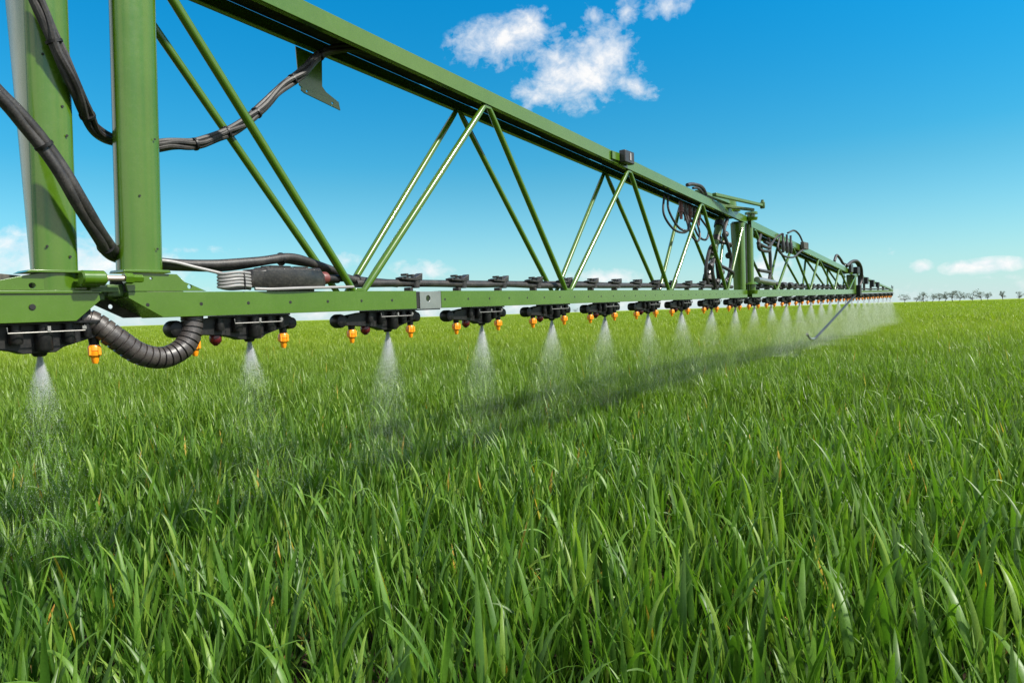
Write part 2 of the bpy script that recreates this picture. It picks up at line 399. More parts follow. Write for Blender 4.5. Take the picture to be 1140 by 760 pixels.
# ---- section D: light tip
def htop3(s): return .225-.055*(s-9.3)
secD.put(MB().box((9.16, .02, -.050), (13.25, .07, -.015)), 'lower_beam', 'greend', .003)
mb = MB(); mb.hexa([(9.16,.02,htop3(9.16)-.03),(13.2,.02,htop3(13.2)-.03),(13.2,.06,htop3(13.2)-.03),(9.16,.06,htop3(9.16)-.03)],
                   [(9.16,.02,htop3(9.16)),(13.2,.02,htop3(13.2)),(13.2,.06,htop3(13.2)),(9.16,.06,htop3(9.16))])
secD.put(mb, 'top_beam', 'green', .003)
for s in (9.5, 9.95, 10.6, 11.4, 12.0, 12.9):
    secD.put(MB().box((s, .025, -.014), (s+.035, .055, htop3(s)-.031)), 'upright', 'under')
for s, dz in ((9.35, .1), (9.8, .08), (10.4, .09), (10.95, .06)):
    secD.put(MB().box((s, -.03, htop3(s)-.04-dz), (s+.12, .018, htop3(s)-.02)), 'bracket_box', 'plastic', .006)
secD.put(MB().tube([(13.1, .04, -.03), (13.35, .04, -.02), (13.38, .04, .06)], .007, 8), 'end_stop', 'plastic')
secD.put(MB().tube([(13.2, .04, -.02), (13.2, .04, .075)], .006, 8), 'end_marker', 'plastic')

# ---- pipe along the top of the lower beam and its clips
def run(s0, s1, w=.05, h=.026, st=.2):
    n = max(2, int((s1-s0)/st)); return [(s0+(s1-s0)*i/n, w+random.uniform(-.004, .004), h+random.uniform(-.003, .003)) for i in range(n+1)]
secB.put(MB().tube(spline(run(.02, 3.75), 4), .013, 12), 'feed_pipe', 'rubber')
secB.put(MB().tube(spline(run(-.02, 3.7, .075, .040, .35), 4), .0055, 8), 'air_line', 'rubber')
secC.put(MB().tube(spline(run(4.35, 8.9), 4), .012, 10), 'feed_pipe', 'rubber')
secC.put(MB().tube(spline(run(4.35, 8.9, .085, .045, .35), 3), .0055, 8), 'air_line', 'rubber')
secD.put(MB().tube(spline(run(9.2, 12.9, .045, .006), 3), .012, 8), 'feed_pipe', 'rubber')
def clip(s):
    mb = MB()
    mb.box((s-.008, .036, 0.0005), (s+.008, .066, .014))
    mb.prism([(s-.052, .047), (s-.030, .051), (s-.012, .047), (s+.018, .049), (s+.052, .064), (s+.050, .040), (s+.02, .037), (s-.05, .040)], .030, .062)
    mb.box((s-.040, .02, .052), (s-.028, .048, .060)); mb.box((s-.006, .024, .050), (s+.006, .054, .058))
    mb.tube([(s+.03, .046, .012), (s+.03, .046, .050)], .015, 10)
    return mb
s = .262
while s < 3.8: secB.put(clip(s), 'pipe_clip', 'rubber', .002); s += .258
s = 4.45
while s < 8.95: secC.put(clip(s), 'pipe_clip', 'rubber'); s += .258

# ---- nozzle holders
def nozzle_meshes():
    D = {}
    mb = MB()
    # boat shaped manifold
    prof = [(-.200, -.098), (-.178, -.074), (-.12, -.066), (-.085, -.064), (.115, -.064), (.135, -.076), (.118, -.094), (.04, -.116), (.025, -.126), (-.035, -.126), (-.05, -.120), (-.085, -.112), (-.14, -.108), (-.19, -.104)]
    mb.prism([(a, b) for a, b in prof], .032, .068)
    D['body'] = (mb, 'plastic', .004)
    mb = MB()
    mb.lathe((-.205, .028, -.090), (0, 1, 0), [(0, .010), (.004, .019), (.012, .0215), (.035, .0215), (.043, .018), (.046, .010)], 18)
    D['end_cap'] = (mb, 'plastic', 0); mb = MB()
    mb.lathe((.128, .03, -.088), (0, 1, 0), [(0, .008), (.004, .016), (.03, .018), (.04, .010)], 16)
    D['end_cap2'] = (mb, 'plastic', 0)
    mb = MB()
    for (x, r, z0, z1, w) in ((.0, .016, -.122, -.066, .022), (-.05, .013, -.105, -.066, .024), (.048, .012, -.108, -.066, .024), (.085, .009, -.098, -.066, .026), (-.098, .011, -.100, -.068, .026)):
        mb.lathe((x, w, z0), (0, 0, 1), [(0, r*.85), (.004, r), (z1-z0-.012, r), (z1-z0-.012, r*.75), (z1-z0, r*.75)], 12)
    mb.lathe((0, .05, -.1335), (0, 0, 1), [(0, .010), (.003, .013), (.009, .015)], 12)
    mb.lathe((-.155, .05, -.118), (0, 0, 1), [(0, .010), (.02, .012)], 12); mb.lathe((.108, .05, -.116), (0, 0, 1), [(0, .010), (.02, .012)], 12)
    mb.box((-.11, .016, -.0655), (.11, .06, -.0605))
    D['valve_block'] = (mb, 'plastic', 0)
    mb = MB()
    mb.tube([(-.07, .004, -.070), (-.07, .002, -.082), (.072, .002, -.082), (.072, .004, -.070)], .0014, 8)
    mb.box((.0, -.0005, -.080), (.006, .008, -.070)); mb.box((.066, -.0005, -.079), (.074, .006, -.072))
    D['wire_clip'] = (mb, 'zinc', 0)
    def cap(z0, sc=0.9):
        m = MB(); P = [(0, .012), (-.004, .0145), (-.014, .0150), (-.016, .0125), (-.018, .0148), (-.026, .0140), (-.030, .0095), (-.040, .0080), (-.046, .0060)]
        m.lathe((0, .05, z0), (0, 0, 1), [(d*sc, r*sc) for d, r in P], 14)
        for k in range(4):
            a = k*math.pi/2+.4; m.box((.0125*math.cos(a)-.003, .05+.0125*math.sin(a)-.003, z0-.024*sc), (.0125*math.cos(a)+.003, .05+.0125*math.sin(a)+.003, z0-.004))
        return m
    a = cap(-.1185); a.v = [(x-.155, y, z) for x, y, z in a.v]
    b = cap(-.1165); b.v = [(x+.108, y, z) for x, y, z in b.v]
    D['nozzle_cap'] = (a, 'orange', 0); D['nozzle_cap2'] = (b, 'orange', 0)
    m = MB().lathe((-.098, .05, -.112), (0, 0, 1), [(.004, .013), (-.003, .0155), (-.014, .0155), (-.020, .011), (-.026, .004)], 12)
    D['nozzle_cap3'] = (m, 'red', 0)
    return D
NZ = nozzle_meshes()
NZS = [-1.375, -.86, -.362, .153, .661, 1.178, 1.692, 2.224, 2.735, 3.300, 3.836, 4.34, 4.855, 5.39, 5.92, 6.44, 6.96, 7.48, 8.0, 8.52, 8.98, 9.5, 10.02, 10.54, 11.06, 11.58, 12.1, 12.62, 13.1]
proto = None
def nz_make(par, ls):
    global proto
    if proto is None:
        body = NZ['body'][0].build('nozzle_holder', 'plastic', None, .004)
        for k, (m_, mt, bv) in NZ.items():
            if k == 'body': continue
            nm = k.rstrip('23')
            q = m_.build(nm, mt, body, bv)
            if mt == 'red': q['label'] = 'dark red nozzle cap'
            elif mt == 'orange': q['label'] = 'orange nozzle cap'
        proto = body; body.parent = par; body.location = (ls, 0, 0); return body
    c = proto.copy(); COL.objects.link(c); c.parent = par; c.location = (ls, 0, 0)
    for ch in proto.children:
        d = ch.copy(); COL.objects.link(d); d.parent = c
    return c
for s in NZS[::1]:
    sec = secA if s < -.7 else secB if s < 4.06 else secC if s < 9.1 else secD
    nz_make(sec.e, s-sec.s0)

# ---- sensor cube on the top beam
sn = thing('sensor_box', 'small black cube with a slot fixed on the top beam above a truss node', 'sensor', 1.85)
sS = Sec(sn, 1.85)
h = htop1(1.85)
sS.put(MB().box((1.80, -.040, h-.045), (1.91, -.003, h+.020)), 'housing', 'box', .006)
sS.put(MB().box((1.715, -.010, h-.038), (1.798, -.001, h+.004)), 'mounting_plate', 'green', .003)
sS.put(MB().box((1.85, -.0425, h-.030), (1.868, -.0405, h+.008)), 'slot', 'cable', .0005)

# ---- actuator box + cable coil on the lower beam
bx = thing('valve_control_box', 'long dark grey control box with reddish plug on the lower beam beside a coil', 'control box', -.25)
sX = Sec(bx, -.25)
mb = MB()
def ring(s, dz, dw): return [(s, .03-dw, .012), (s, .03+dw, .012), (s, .036+dw, .022), (s, .034+dw, .056+dz), (s, .024+dw, .064+dz), (s, .036-dw, .064+dz), (s, .028-dw, .056+dz), (s, .026-dw, .022)]
rs = [ring(-.378, -.010, .018), ring(-.370, -.004, .026), ring(-.335, 0, .030), ring(-.330, .003, .032), ring(-.150, .003, .032), ring(-.142, -.004, .026), ring(-.130, -.01, .02)]
v = [p for r in rs for p in r]; f = []
for i in range(len(rs)-1):
    for j in range(8): a, b2 = i*8+j, i*8+(j+1) % 8; f.append((a, b2, b2+8, a+8))
f += [tuple(range(8)), tuple(range((len(rs)-1)*8, len(rs)*8))]
mb.add(v, f)
sX.put(mb, 'casing', 'box', .0015)
sX.put(MB().box((-.30, .008, .0005), (-.17, .05, .0115)), 'foot', 'plastic', .001)
mb = MB()
for k in range(5): mb.box((-.322+.034*k, -.0035, .026), (-.318+.034*k, .0, .052))
mb.box((-.315, .004, .0675), (-.25, .05, .071)); mb.box((-.235, .004, .0675), (-.19, .04, .070))
sX.put(mb, 'lid_ribs', 'box', .0008)
sX.put(MB().lathe((-.134, .03, .040), (1, 0, 0), [(0, .017), (.006, .019), (.024, .019), (.026, .015), (.030, .015)], 16), 'plug', 'redp')
sX.put(MB().lathe((-.103, .03, .038), (1, 0, 0), [(0, .013), (.04, .013), (.045, .008), (.07, .007)], 14), 'plug_gland', 'plastic')
mb = MB()
coil = []
for k in range(0, 5*24+1):
    a = 2*math.pi*k/24; z = .008+.0085*(k/24)
    coil.append((-.415+.045*math.cos(a)*(1-.01*k/24), .02+.022*math.sin(a), z+.0015*math.sin(3*a)))
mb.tube(coil, .0042, 8)
mb.tube(spline([(-.37, .0, .007), (-.32, -.006, .006), (-.22, -.008, .009), (-.12, -.004, .011), (-.03, .0, .013)], 6), .0042, 8)
mb.tube(spline([(-.44, .02, .045), (-.50, .045, .062), (-.56, .06, .077), (-.62, .07, .080)], 6), .0042, 8)
lone('cable_coil', mb, 'cable', 'coil of light grey cable tied up on the lower beam beside the grey control box', 'cable')
lone('zip_tie', MB().tube(spline([(-.402, -.0045, .004), (-.402, -.006, .028), (-.402, -.003, .050)], 4), .0022, 6), 'plastic', 'black tie strapped round the light grey cable coil', 'cable tie')

# ---- hoses
def bundle(name, pts, n, r, R, mat, label, ties=None, twist=3.0, seg=10, cat='hose'):
    C_ = spline(pts, 10); e = bpy.data.objects.new(name, None); COL.objects.link(e); e.matrix_world = FR
    e['label'] = label; e['category'] = cat
    sc = Sec(e, 0)
    T = [(C_[min(i+1, len(C_)-1)]-C_[max(i-1, 0)]).normalized() for i in range(len(C_))]
    nr = T[0].orthogonal().normalized(); N = []
    for i, t in enumerate(T):
        if i: nr = T[i-1].rotation_difference(t) @ nr
        N.append(nr.copy())
    for k in range(n):
        P = []
        for i, c in enumerate(C_):
            a = 2*math.pi*k/n + twist*i/len(C_) + .35*math.sin(i*.31+k*1.7)
            b = T[i].cross(N[i]); P.append(c+(N[i]*math.cos(a)+b*math.sin(a))*R*(1+.15*math.sin(i*.23+k)))
        sc.put(MB().tube(P, r*(1+.12*math.sin(k*2.1)), seg), 'strand', mat)
    for q in ties or []:
        i = int(q*(len(C_)-1)); c = C_[i]; t = T[i]
        sc.put(MB().lathe(c-t*.003, t, [(0, R+r*.98), (.0002, R+r+.0012), (.006, R+r+.0012), (.0062, R+r*.98)], 16), 'cable_tie', 'plastic')
    return e
bundle('hydraulic_hose', [(-1.02, -.10, .46), (-.955, -.075, .385), (-.905, -.062, .335), (-.855, -.056, .275), (-.805, -.046, .190), (-.755, -.015, .125), (-.715, .03, .095), (-.655, .085, .082), (-.56, .085, .072), (-.45, .06, .068), (-.33, .05, .083), (-.23, .05, .094), (-.15, .055, .088), (-.08, .058, .068), (0, .06, .044), (.10, .06, .032), (.21, .058, .030)], 2, .0115, .006, 'rubber',
       'thick black hose arching across the left post and down along the lower beam', [.18, .36, .68, .9], 2.0, 14)
bundle('cable_bundle', [(-.875, -.03, .67), (-.845, -.024, .585), (-.822, -.022, .52), (-.792, -.018, .455), (-.757, .01, .400), (-.715, .055, .365), (-.650, .09, .358), (-.585, .092, .360), (-.530, .092, .372), (-.46, .092, .385), (-.395, .094, .418), (-.32, .098, .460), (-.252, .10, .520), (-.17, .11, .600), (-.09, .11, .666), (-.03, .11, .728), (.03, .10, .766), (.12, .09, .788), (.30, .08, .785)], 5, .0068, .0085, 'rubber',
       'bundle of black cables sagging behind the second post and rising into the top beam', [.12, .24, .5, .58, .66, .75, .84], 4.5, 8, 'cables')
# corrugated hose loop
cc = spline([(-.86, .06, -.035), (-.80, .055, -.050), (-.755, .045, -.066), (-.712, .033, -.104), (-.665, .028, -.142), (-.612, .028, -.156), (-.565, .028, -.140), (-.540, .030, -.110), (-.530, .034, -.075), (-.526, .036, -.040)], 16)
L = [0]
for a, b in zip(cc, cc[1:]): L.append(L[-1]+(b-a).length)
n = 420; P = []
for i in range(n):
    t = L[-1]*i/(n-1); j = max(0, min(len(L)-2, int(np.searchsorted(L, t))-1)); f_ = (t-L[j])/max(1e-6, L[j+1]-L[j]); P.append(cc[j].lerp(cc[j+1], f_))
per = .0165
def crr(i):
    x = (L[-1]*i/(n-1)) % per
    return .0262 if x > .0032 else .0222
mb = MB().tube(P, .026, 22, rfun=crr)
lone('corrugated_hose', mb, 'corr', 'thick ribbed black conduit looping below the gap between the two nearest beams', 'hose')

# ---- folding joint hardware at the first fold
fj = thing('folding_linkage', 'green folding arms reaching out over the first folding joint', 'folding linkage', 3.9, None)
sJ = Sec(fj, 3.9)
sJ.put(MB().prism([(3.05, .672), (3.35, .672), (3.60, .668), (3.80, .650), (3.80, .630), (3.6, .640), (3.3, .645), (3.05, .652)], .02, .06), 'arm', 'green', .004)
sJ.put(MB().hexa([(3.22, -.03, .640), (3.90, -.165, .618), (3.90, -.140, .618), (3.22, .0, .640)], [(3.22, -.03, .664), (3.90, -.165, .640), (3.90, -.140, .640), (3.22, .0, .664)]), 'arm', 'green', .004)
sJ.put(MB().hexa([(3.25, .08, .600), (3.84, -.11, .585), (3.84, -.085, .585), (3.25, .11, .600)], [(3.25, .08, .622), (3.84, -.11, .606), (3.84, -.085, .606), (3.25, .11, .622)]), 'arm', 'greend', .004)
sJ.put(MB().lathe((3.895, -.152, .605), (0, 0, 1), [(0, .014), (.005, .018), (.045, .018), (.05, .012), (.065, .010)], 14), 'arm_pivot', 'greend')
sJ.put(MB().lathe((3.74, .07, .590), (0, 0, 1), [(0, .10), (.03, .10), (.032, .075), (.085, .07)], 18), 'turntable', 'green')
sJ.put(MB().lathe((4.06, -.02, .545), (0, 0, 1), [(0, .045), (.02, .05), (.022, .03), (.045, .03), (.046, .05), (.062, .048)], 16), 'hinge_cap', 'green')
sJ.put(MB().lathe((4.06, -.015, -.035), (0, 0, 1), [(0, .040), (.03, .045), (.032, .028), (.075, .028), (.077, .05), (.095, .03)], 16), 'hinge_cap', 'green')
sJ.put(MB().lathe((4.06, .05, -.075), (0, 0, 1), [(0, .03), (.66, .03)], 14), 'hinge_rod', 'plastic')
sJ.put(MB().tube(spline([(2.76, .0, .662), (2.85, .0, .678), (2.98, .0, .684), (3.08, .01, .676), (3.18, .03, .655)], 6), .012, 8), 'arm_hose', 'rubber')
sJ.put(MB().tube(spline([(2.86, .0, .655), (2.95, .0, .664), (3.06, .01, .65)], 5), .008, 8), 'arm_hose', 'rubber')
hc = thing('hydraulic_cylinder', 'dark folding ram hanging in the truss bay just left of the thick joint post', 'hydraulic ram', 3.5)
sH = Sec(hc, 3.5)
sH.put(MB().tube([(3.66, .09, .54), (3.44, .09, .22)], .028, 14), 'barrel', 'greend')
sH.put(MB().tube([(3.44, .09, .22), (3.33, .09, .06)], .014, 12), 'piston_rod', 'steel')
for (s, h) in ((3.63, .50), (3.56, .385), (3.47, .28), (3.36, .10)):
    sH.put(MB().lathe((s-.02, .09, h-.03), (.5, 0, .75), [(0, .036), (.045, .036)], 14), 'collar', 'rubber')
hh = thing('hose_cluster', 'tangle of black hoses and couplings hanging left of the first folding joint post', 'hoses', 3.3)
sK = Sec(hh, 3.3)
for P in ([(3.28, .06, .03), (3.20, .05, .13), (3.25, .04, .27), (3.33, .04, .31), (3.42, .05, .23), (3.50, .06, .06)],
          [(3.34, .03, .02), (3.28, .03, .13), (3.32, .03, .22), (3.44, .03, .19), (3.48, .04, .08)],
          [(3.60, .02, .52), (3.52, .02, .42), (3.58, .01, .31), (3.66, .02, .22), (3.62, .03, .10), (3.50, .04, .04)],
          [(3.55, .10, .36), (3.64, .02, .34), (3.74, .05, .33)], [(3.46, .04, .18), (3.62, .0, .13), (3.74, .04, .10)]):
    sK.put(MB().tube(spline(P, 8), .013, 8), 'hose', 'rubber')
for (s, h) in ((3.24, .16), (3.30, .29), (3.46, .12), (3.57, .40), (3.64, .25), (3.36, .05)):
    sK.put(MB().lathe((s-.018, .03, h), (1, 0, .3), [(0, .020), (.012, .024), (.036, .024), (.04, .018)], 10), 'coupling', 'rubber')
# beyond the post
h2 = thing('hose_cluster', 'small group of dark hoses and a metal tube right of the thick joint post', 'hoses', 4.5)
sL = Sec(h2, 4.5)
sL.put(MB().tube([(4.25, .0, .08), (4.75, .0, .06)], .026, 12), 'metal_tube', 'steel')
for P in ([(4.45, .02, .46), (4.32, .0, .38), (4.36, .0, .33), (4.62, .0, .33), (4.66, .0, .38), (4.5, .0, .40)], [(4.62, .0, .44), (4.66, .0, .30), (4.66, .0, .16), (4.6, .0, .05)], [(4.3, .0, .38), (4.55, -.01, .355), (4.72, .0, .40)], [(4.3, .0, .16), (4.65, 0, .15)]):
    sL.put(MB().tube(spline(P, 6), .014, 8), 'hose', 'rubber')
for s in (4.95, 5.2, 5.45): sL.put(MB().lathe((s, .04, .035), (1, 0, .1), [(0, .03), (.05, .034), (.12, .026)], 10), 'coupling', 'rubber')
# valve cluster with drop loops
vc = thing('valve_cluster', 'row of red and black hydraulic valves with thin looped hoses hanging under the top beam', 'valves', 3.0)
sV = Sec(vc, 3.0)
for k, s in enumerate((2.90, 2.98, 3.06, 3.14, 3.22)):
    ht = htop1(s)-.05
    sV.put(MB().lathe((s, .10, ht), (0, 0, -1), [(0, .014), (.045, .014), (.046, .019), (.075, .019), (.076, .011), (.12, .010)], 12), 'valve', 'box' if k % 2 else 'redp')
for P in ([(2.64, .08, .60), (2.62, .07, .50), (2.72, .05, .40), (2.88, .05, .39), (2.95, .07, .46), (2.96, .09, .52)],
          [(2.58, .08, .59), (2.54, .07, .47), (2.63, .05, .385), (2.80, .05, .37), (2.92, .06, .41), (2.92, .09, .52)],
          [(2.98, .09, .50), (2.98, .07, .38), (3.05, .05, .33), (3.13, .06, .38), (3.14, .09, .50)],
          [(3.06, .09, .48), (3.10, .06, .37), (3.22, .05, .35), (3.30, .06, .42), (3.24, .09, .50)]):
    sV.put(MB().tube(spline(P, 8), .0075, 8), 'loop_hose', 'rubber')
# valve group on the middle section and arcing hoses at the second fold
v2 = thing('valve_cluster', 'dark valve group with short arcing hoses on top of the middle section', 'valves', 5.3)
s2 = Sec(v2, 5.3)
for s in (4.98, 5.12, 5.26):
    s2.put(MB().lathe((s, -.03, .33), (0, 0, 1), [(0, .012), (.05, .017), (.10, .017), (.11, .010), (.17, .010)], 10), 'valve', 'box')
for P in ([(5.2, -.02, .52), (5.4, -.03, .555), (5.65, -.02, .53), (5.85, -.01, .46)], [(4.9, -.02, .45), (4.8, -.03, .36), (4.95, -.04, .30), (5.3, -.04, .30), (5.6, -.03, .36), (6.0, -.02, .44)], [(4.72, .0, .40), (4.9, .0, .47), (5.0, -.02, .50)]):
    s2.put(MB().tube(spline(P, 8), .009, 8), 'hose', 'rubber')
s2.put(MB().box((5.75, -.04, .40), (5.95, -.005, .47)), 'bracket', 'under', .005)
v3 = thing('hose_arch', 'black hoses arching over the second folding joint near the boom tip', 'hoses', 8.6)
s3 = Sec(v3, 8.6)
for P, r in (([(7.6, .02, .34), (7.75, .02, .42), (8.0, .02, .38), (8.2, .02, .33), (8.5, .0, .32)], .016), ([(8.3, .0, .30), (8.6, -.02, .37), (8.95, -.03, .38), (9.25, -.03, .30), (9.35, -.02, .15), (9.25, .0, .02)], .019), ([(8.4, .02, .29), (8.75, .0, .36), (9.1, .0, .35), (9.4, .0, .2), (9.35, .0, .0)], .013)):
    s3.put(MB().tube(spline(P, 8), r, 10), 'hose', 'rubber')
s3.put(MB().box((8.75, -.06, .21), (8.95, -.005, .30)), 'hose_clamp', 'plastic', .008)
s3.put(MB().box((8.4, -.04, .22), (8.55, -.005, .33)), 'hose_clamp', 'box', .008)
s3.put(MB().box((9.02, -.05, -.10), (9.14, .12, .06)), 'hinge_block', 'plastic', .01)
# curved trailing rod
rp = spline([(9.05, .02, -.085), (8.56, .0, -.142), (7.4, -.02, -.325), (6.42, -.03, -.482), (6.22, -.03, -.512), (6.02, -.03, -.503), (5.86, -.03, -.448)], 8)
t = thing('trailing_rod', 'thin dark rod with hooked pale tip trailing from the far boom end into spray', 'rod', 9.0)
sR = Sec(t, 9.0)
k = int(len(rp)*.70)
sR.put(MB().tube(rp[:k], .013, 8), 'shaft', 'box')
sR.put(MB().tube(rp[k-1:], .012, 8), 'hooked_tip', 'steel')

# ------------------------------------------------------------------ spray plumes
m, t, b = new_mat('spray_droplets')
b.inputs['Base Color'].default_value = (.95, .97, .98, 1); b.inputs['Roughness'].default_value = .5
tr = t.n('ShaderNodeBsdfTranslucent'); tr.inputs[0].default_value = (.95, .97, .98, 1)
mx = t.n('ShaderNodeMixShader'); mx.inputs[0].default_value = .5
m.node_tree.links.new(b.outputs[0], mx.inputs[1]); m.node_tree.links.new(tr.outputs[0], mx.inputs[2])
m.node_tree.links.new(mx.outputs[0], m.node_tree.nodes['Material Output'].inputs[0])
DROP = m
def plume_mesh(seed, N=80000, H=.46, core=.24, mid=.54, fall=.070):
    g = np.random.default_rng(seed)
    ns = 110
    az = g.uniform(0, 2*np.pi, ns); rad = np.sqrt(g.uniform(0, 1, ns))*0.29; wt = g.exponential(1, ns); wt /= wt.sum()
    k = g.choice(ns, N, p=wt); u = g.random(N)
    tt = np.where(u < core, g.exponential(.020, N), np.where(u < core+mid, g.exponential(fall, N), H*g.random(N)**.9))
    tt = np.where(tt > H, g.uniform(0, H, N), tt)
    sp = rad[k]+g.normal(0, .012, N)
    jit = g.normal(0, 1, (N, 2))*(.0020+.20*tt[:, None]**1.6)
    x = np.cos(az[k])*sp*tt+jit[:, 0]-.16*tt**2; y = np.sin(az[k])*sp*tt+jit[:, 1]
    c = np.stack([x, y, -tt], 1)
    # small faceted droplets, a little longer along their fall
    a = g.normal(0, 1, (N, 4, 3)); a -= a.mean(1, keepdims=True); a /= np.linalg.norm(a, axis=2, keepdims=True)
    r = g.uniform(.00018, .00042, N)*(1-.35*np.exp(-tt/.03)); a *= r[:, None, None]; a[..., 2] *= 1.8
    v = (c[:, None]+a).reshape(-1, 3)
    q = np.array([(0, 1, 2), (0, 2, 3), (0, 3, 1), (1, 3, 2)])
    f = (np.arange(N)[:, None, None]*4+q[None]).reshape(-1, 3)
    me = bpy.data.meshes.new('spray_plume'); me.vertices.add(len(v)); me.vertices.foreach_set('co', v.ravel())
    me.loops.add(f.size); me.loops.foreach_set('vertex_index', f.ravel().astype(np.int32))
    me.polygons.add(len(f)); me.polygons.foreach_set('loop_start', np.arange(0, f.size, 3, dtype=np.int32))
    me.update(); me.materials.append(DROP); return me
PL = [plume_mesh(s) for s in (3, 4, 5)]
PL_NEAR = [plume_mesh(s, 52000, .42, .35, .50, .032) for s in (6, 7)]
PL_FAR = [plume_mesh(s, 110000, .5, .10, .32, .16) for s in (8, 9, 10)]
ORD = ['first', 'second', 'third', 'fourth', 'fifth', 'sixth', 'seventh', 'eighth', 'ninth', 'tenth', 'eleventh', 'twelfth', 'thirteenth', 'fourteenth', 'fifteenth', 'sixteenth', 'seventeenth', 'eighteenth', 'nineteenth', 'twentieth', 'twenty-first', 'twenty-second', 'twenty-third', 'twenty-fourth', 'twenty-fifth', 'twenty-sixth', 'twenty-seventh', 'twenty-eighth']
for i, s in enumerate(NZS[1:]):
    o = bpy.data.objects.new('spray_plume', PL_NEAR[i % 2] if i < 2 else PL[i % 3] if i < 12 else PL_FAR[i % 3]); COL.objects.link(o)
    o.location = BW(s, .05, -.134); o.rotation_euler = (0, 0, random.uniform(-.4, .4)+random.choice([0, 3.14]))
    k = random.uniform(.92, 1.08); o.scale = (k, k, min(1, k))
    o['category'] = 'spray'; o['group'] = 'water spray plumes under the boom nozzles'
    if i == 0: o['label'] = 'white spray puff below the nozzle holder at the left edge of the frame'
    elif i == 1: o['label'] = 'white spray plume below the beam that carries the grey control box'
    elif i == 2: o['label'] = 'white spray plume left of the bare metal splice plate, third from left'
    elif i == 3: o['label'] = 'white spray plume just right of the bare metal splice plate'
    elif i < 12: o['label'] = f'{ORD[i]} white spray plume counting from the left along the boom'
    elif i < 27: o['label'] = f'narrow distant spray plume, {ORD[i]} from the left along the boom'
    else: o['label'] = 'outermost spray plume below the very tip of the boom'

# ------------------------------------------------------------------ ground
def gz(x, y):
    r = np.hypot(x, y)
    t = np.clip((r-70)/70, 0, 1); t = t*t*(3-2*t)
    und = .035*np.sin(x*.11+y*.21+1.0)*np.clip((r-7)/15, 0, 1)*np.clip((160-r)/60, 0, 1)
    return t*.36+und
rr = np.concatenate([[0], np.geomspace(.6, 5000, 110)]); na = 96
aa = np.linspace(0, 2*np.pi, na, endpoint=False)
X = (rr[1:, None]*np.cos(aa)).ravel(); Y = (rr[1:, None]*np.sin(aa)).ravel()
X = np.append(X, 0); Y = np.append(Y, 0); Z = gz(X, Y)
f = []
for i in range(len(rr)-2):
    for j in range(na): a, b2 = i*na+j, i*na+(j+1) % na; f.append((a, b2, b2+na, a+na))
for j in range(na): f.append((len(X)-1, j, (j+1) % na))
mb = MB(); mb.v = list(zip(X.tolist(), Y.tolist(), Z.tolist())); mb.f = f
m, t, b = new_mat('field_soil')
geo = t.n('ShaderNodeNewGeometry'); pos = geo.outputs['Position']
ln = t.n('ShaderNodeVectorMath', operation='LENGTH'); t.put(ln.inputs[0], pos)
far = t.math('MULTIPLY', t.math('SUBTRACT', ln.outputs['Value'], 12.0), 1/38., clamp=True)
soil = t.ramp(t.noise(pos, 14, 8, .65), [(.3, (.014, .010, .007)), (.7, (.055, .038, .024))])
pmap = t.n('ShaderNodeMapping'); pmap.inputs['Scale'].default_value = (.25, 1.0, 1.0); t.put(pmap.inputs[0], pos)
gcol = t.ramp(t.noise(pmap.outputs[0], .09, 5, .6), [(.3, (.145, .215, .012)), (.7, (.22, .275, .012))])
t.put(b.inputs['Base Color'], t.mix(far, soil, gcol)); b.inputs['Roughness'].default_value = .9; b.inputs['Specular IOR Level'].default_value = .1
bp = t.n('ShaderNodeBump'); bp.inputs['Strength'].default_value = .8; bp.inputs['Distance'].default_value = .03
t.put(bp.inputs['Height'], t.noise(pos, 22, 6, .6)); t.put(b.inputs['Normal'], bp.outputs[0])
g_ = mb.build('ground', m); g_['kind'] = 'structure'

# ------------------------------------------------------------------ wheat crop
m, t, b = new_mat('wheat_leaf')
at = t.n('ShaderNodeAttribute'); at.attribute_name = 'leaf'
sp = t.n('ShaderNodeSeparateColor'); t.put(sp.inputs[0], at.outputs['Color'])
pos = t.n('ShaderNodeNewGeometry').outputs['Position']
base = t.ramp(sp.outputs[0], [(0.0, (.023, .076, .012)), (.45, (.051, .136, .016)), (.8, (.098, .205, .024)), (1.0, (.180, .275, .040))])
pmap = t.n('ShaderNodeMapping'); pmap.inputs['Scale'].default_value = (.35, 1.0, 1.0); t.put(pmap.inputs[0], pos)
patch = t.noise(pmap.outputs[0], .30, 5, .6)
base = t.mix(t.math('MULTIPLY', t.ramp(patch, [(.35, (0, 0, 0)), (.7, (1, 1, 1))]), .40), base, (.130, .205, .006, 1))
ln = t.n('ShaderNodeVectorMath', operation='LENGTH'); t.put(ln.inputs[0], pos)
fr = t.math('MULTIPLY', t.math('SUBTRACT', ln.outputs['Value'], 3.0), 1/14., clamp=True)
base = t.mix(t.math('MULTIPLY', fr, .75), base, (.235, .30, .006, 1))  # far blades painted yellower, as when only sunlit tops show
tip = t.math('MULTIPLY', t.math('SUBTRACT', sp.outputs[1], .45), 1.6, clamp=True)
base = t.mix(t.math('MULTIPLY', tip, .25), base, (.18, .26, .02, 1))
base = t.mix(sp.outputs[2], base, t.ramp(sp.outputs[1], [(.2, (.30, .28, .03)), (.6, (.55, .30, .04)), (1., (.50, .26, .08))]))
fine = t.noise(pos, 260, 3, .5)
base = t.mix(.35, base, t.mix(1., base, t.ramp(fine, [(.3, (.6, .6, .6)), (.7, (1.35, 1.35, 1.35))]), 'MULTIPLY'))
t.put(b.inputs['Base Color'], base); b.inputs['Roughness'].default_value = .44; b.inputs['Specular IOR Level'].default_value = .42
tr = t.n('ShaderNodeBsdfTranslucent'); t.put(tr.inputs[0], t.mix(1., base, (1.5, 1.7, .7, 1), 'MULTIPLY'))
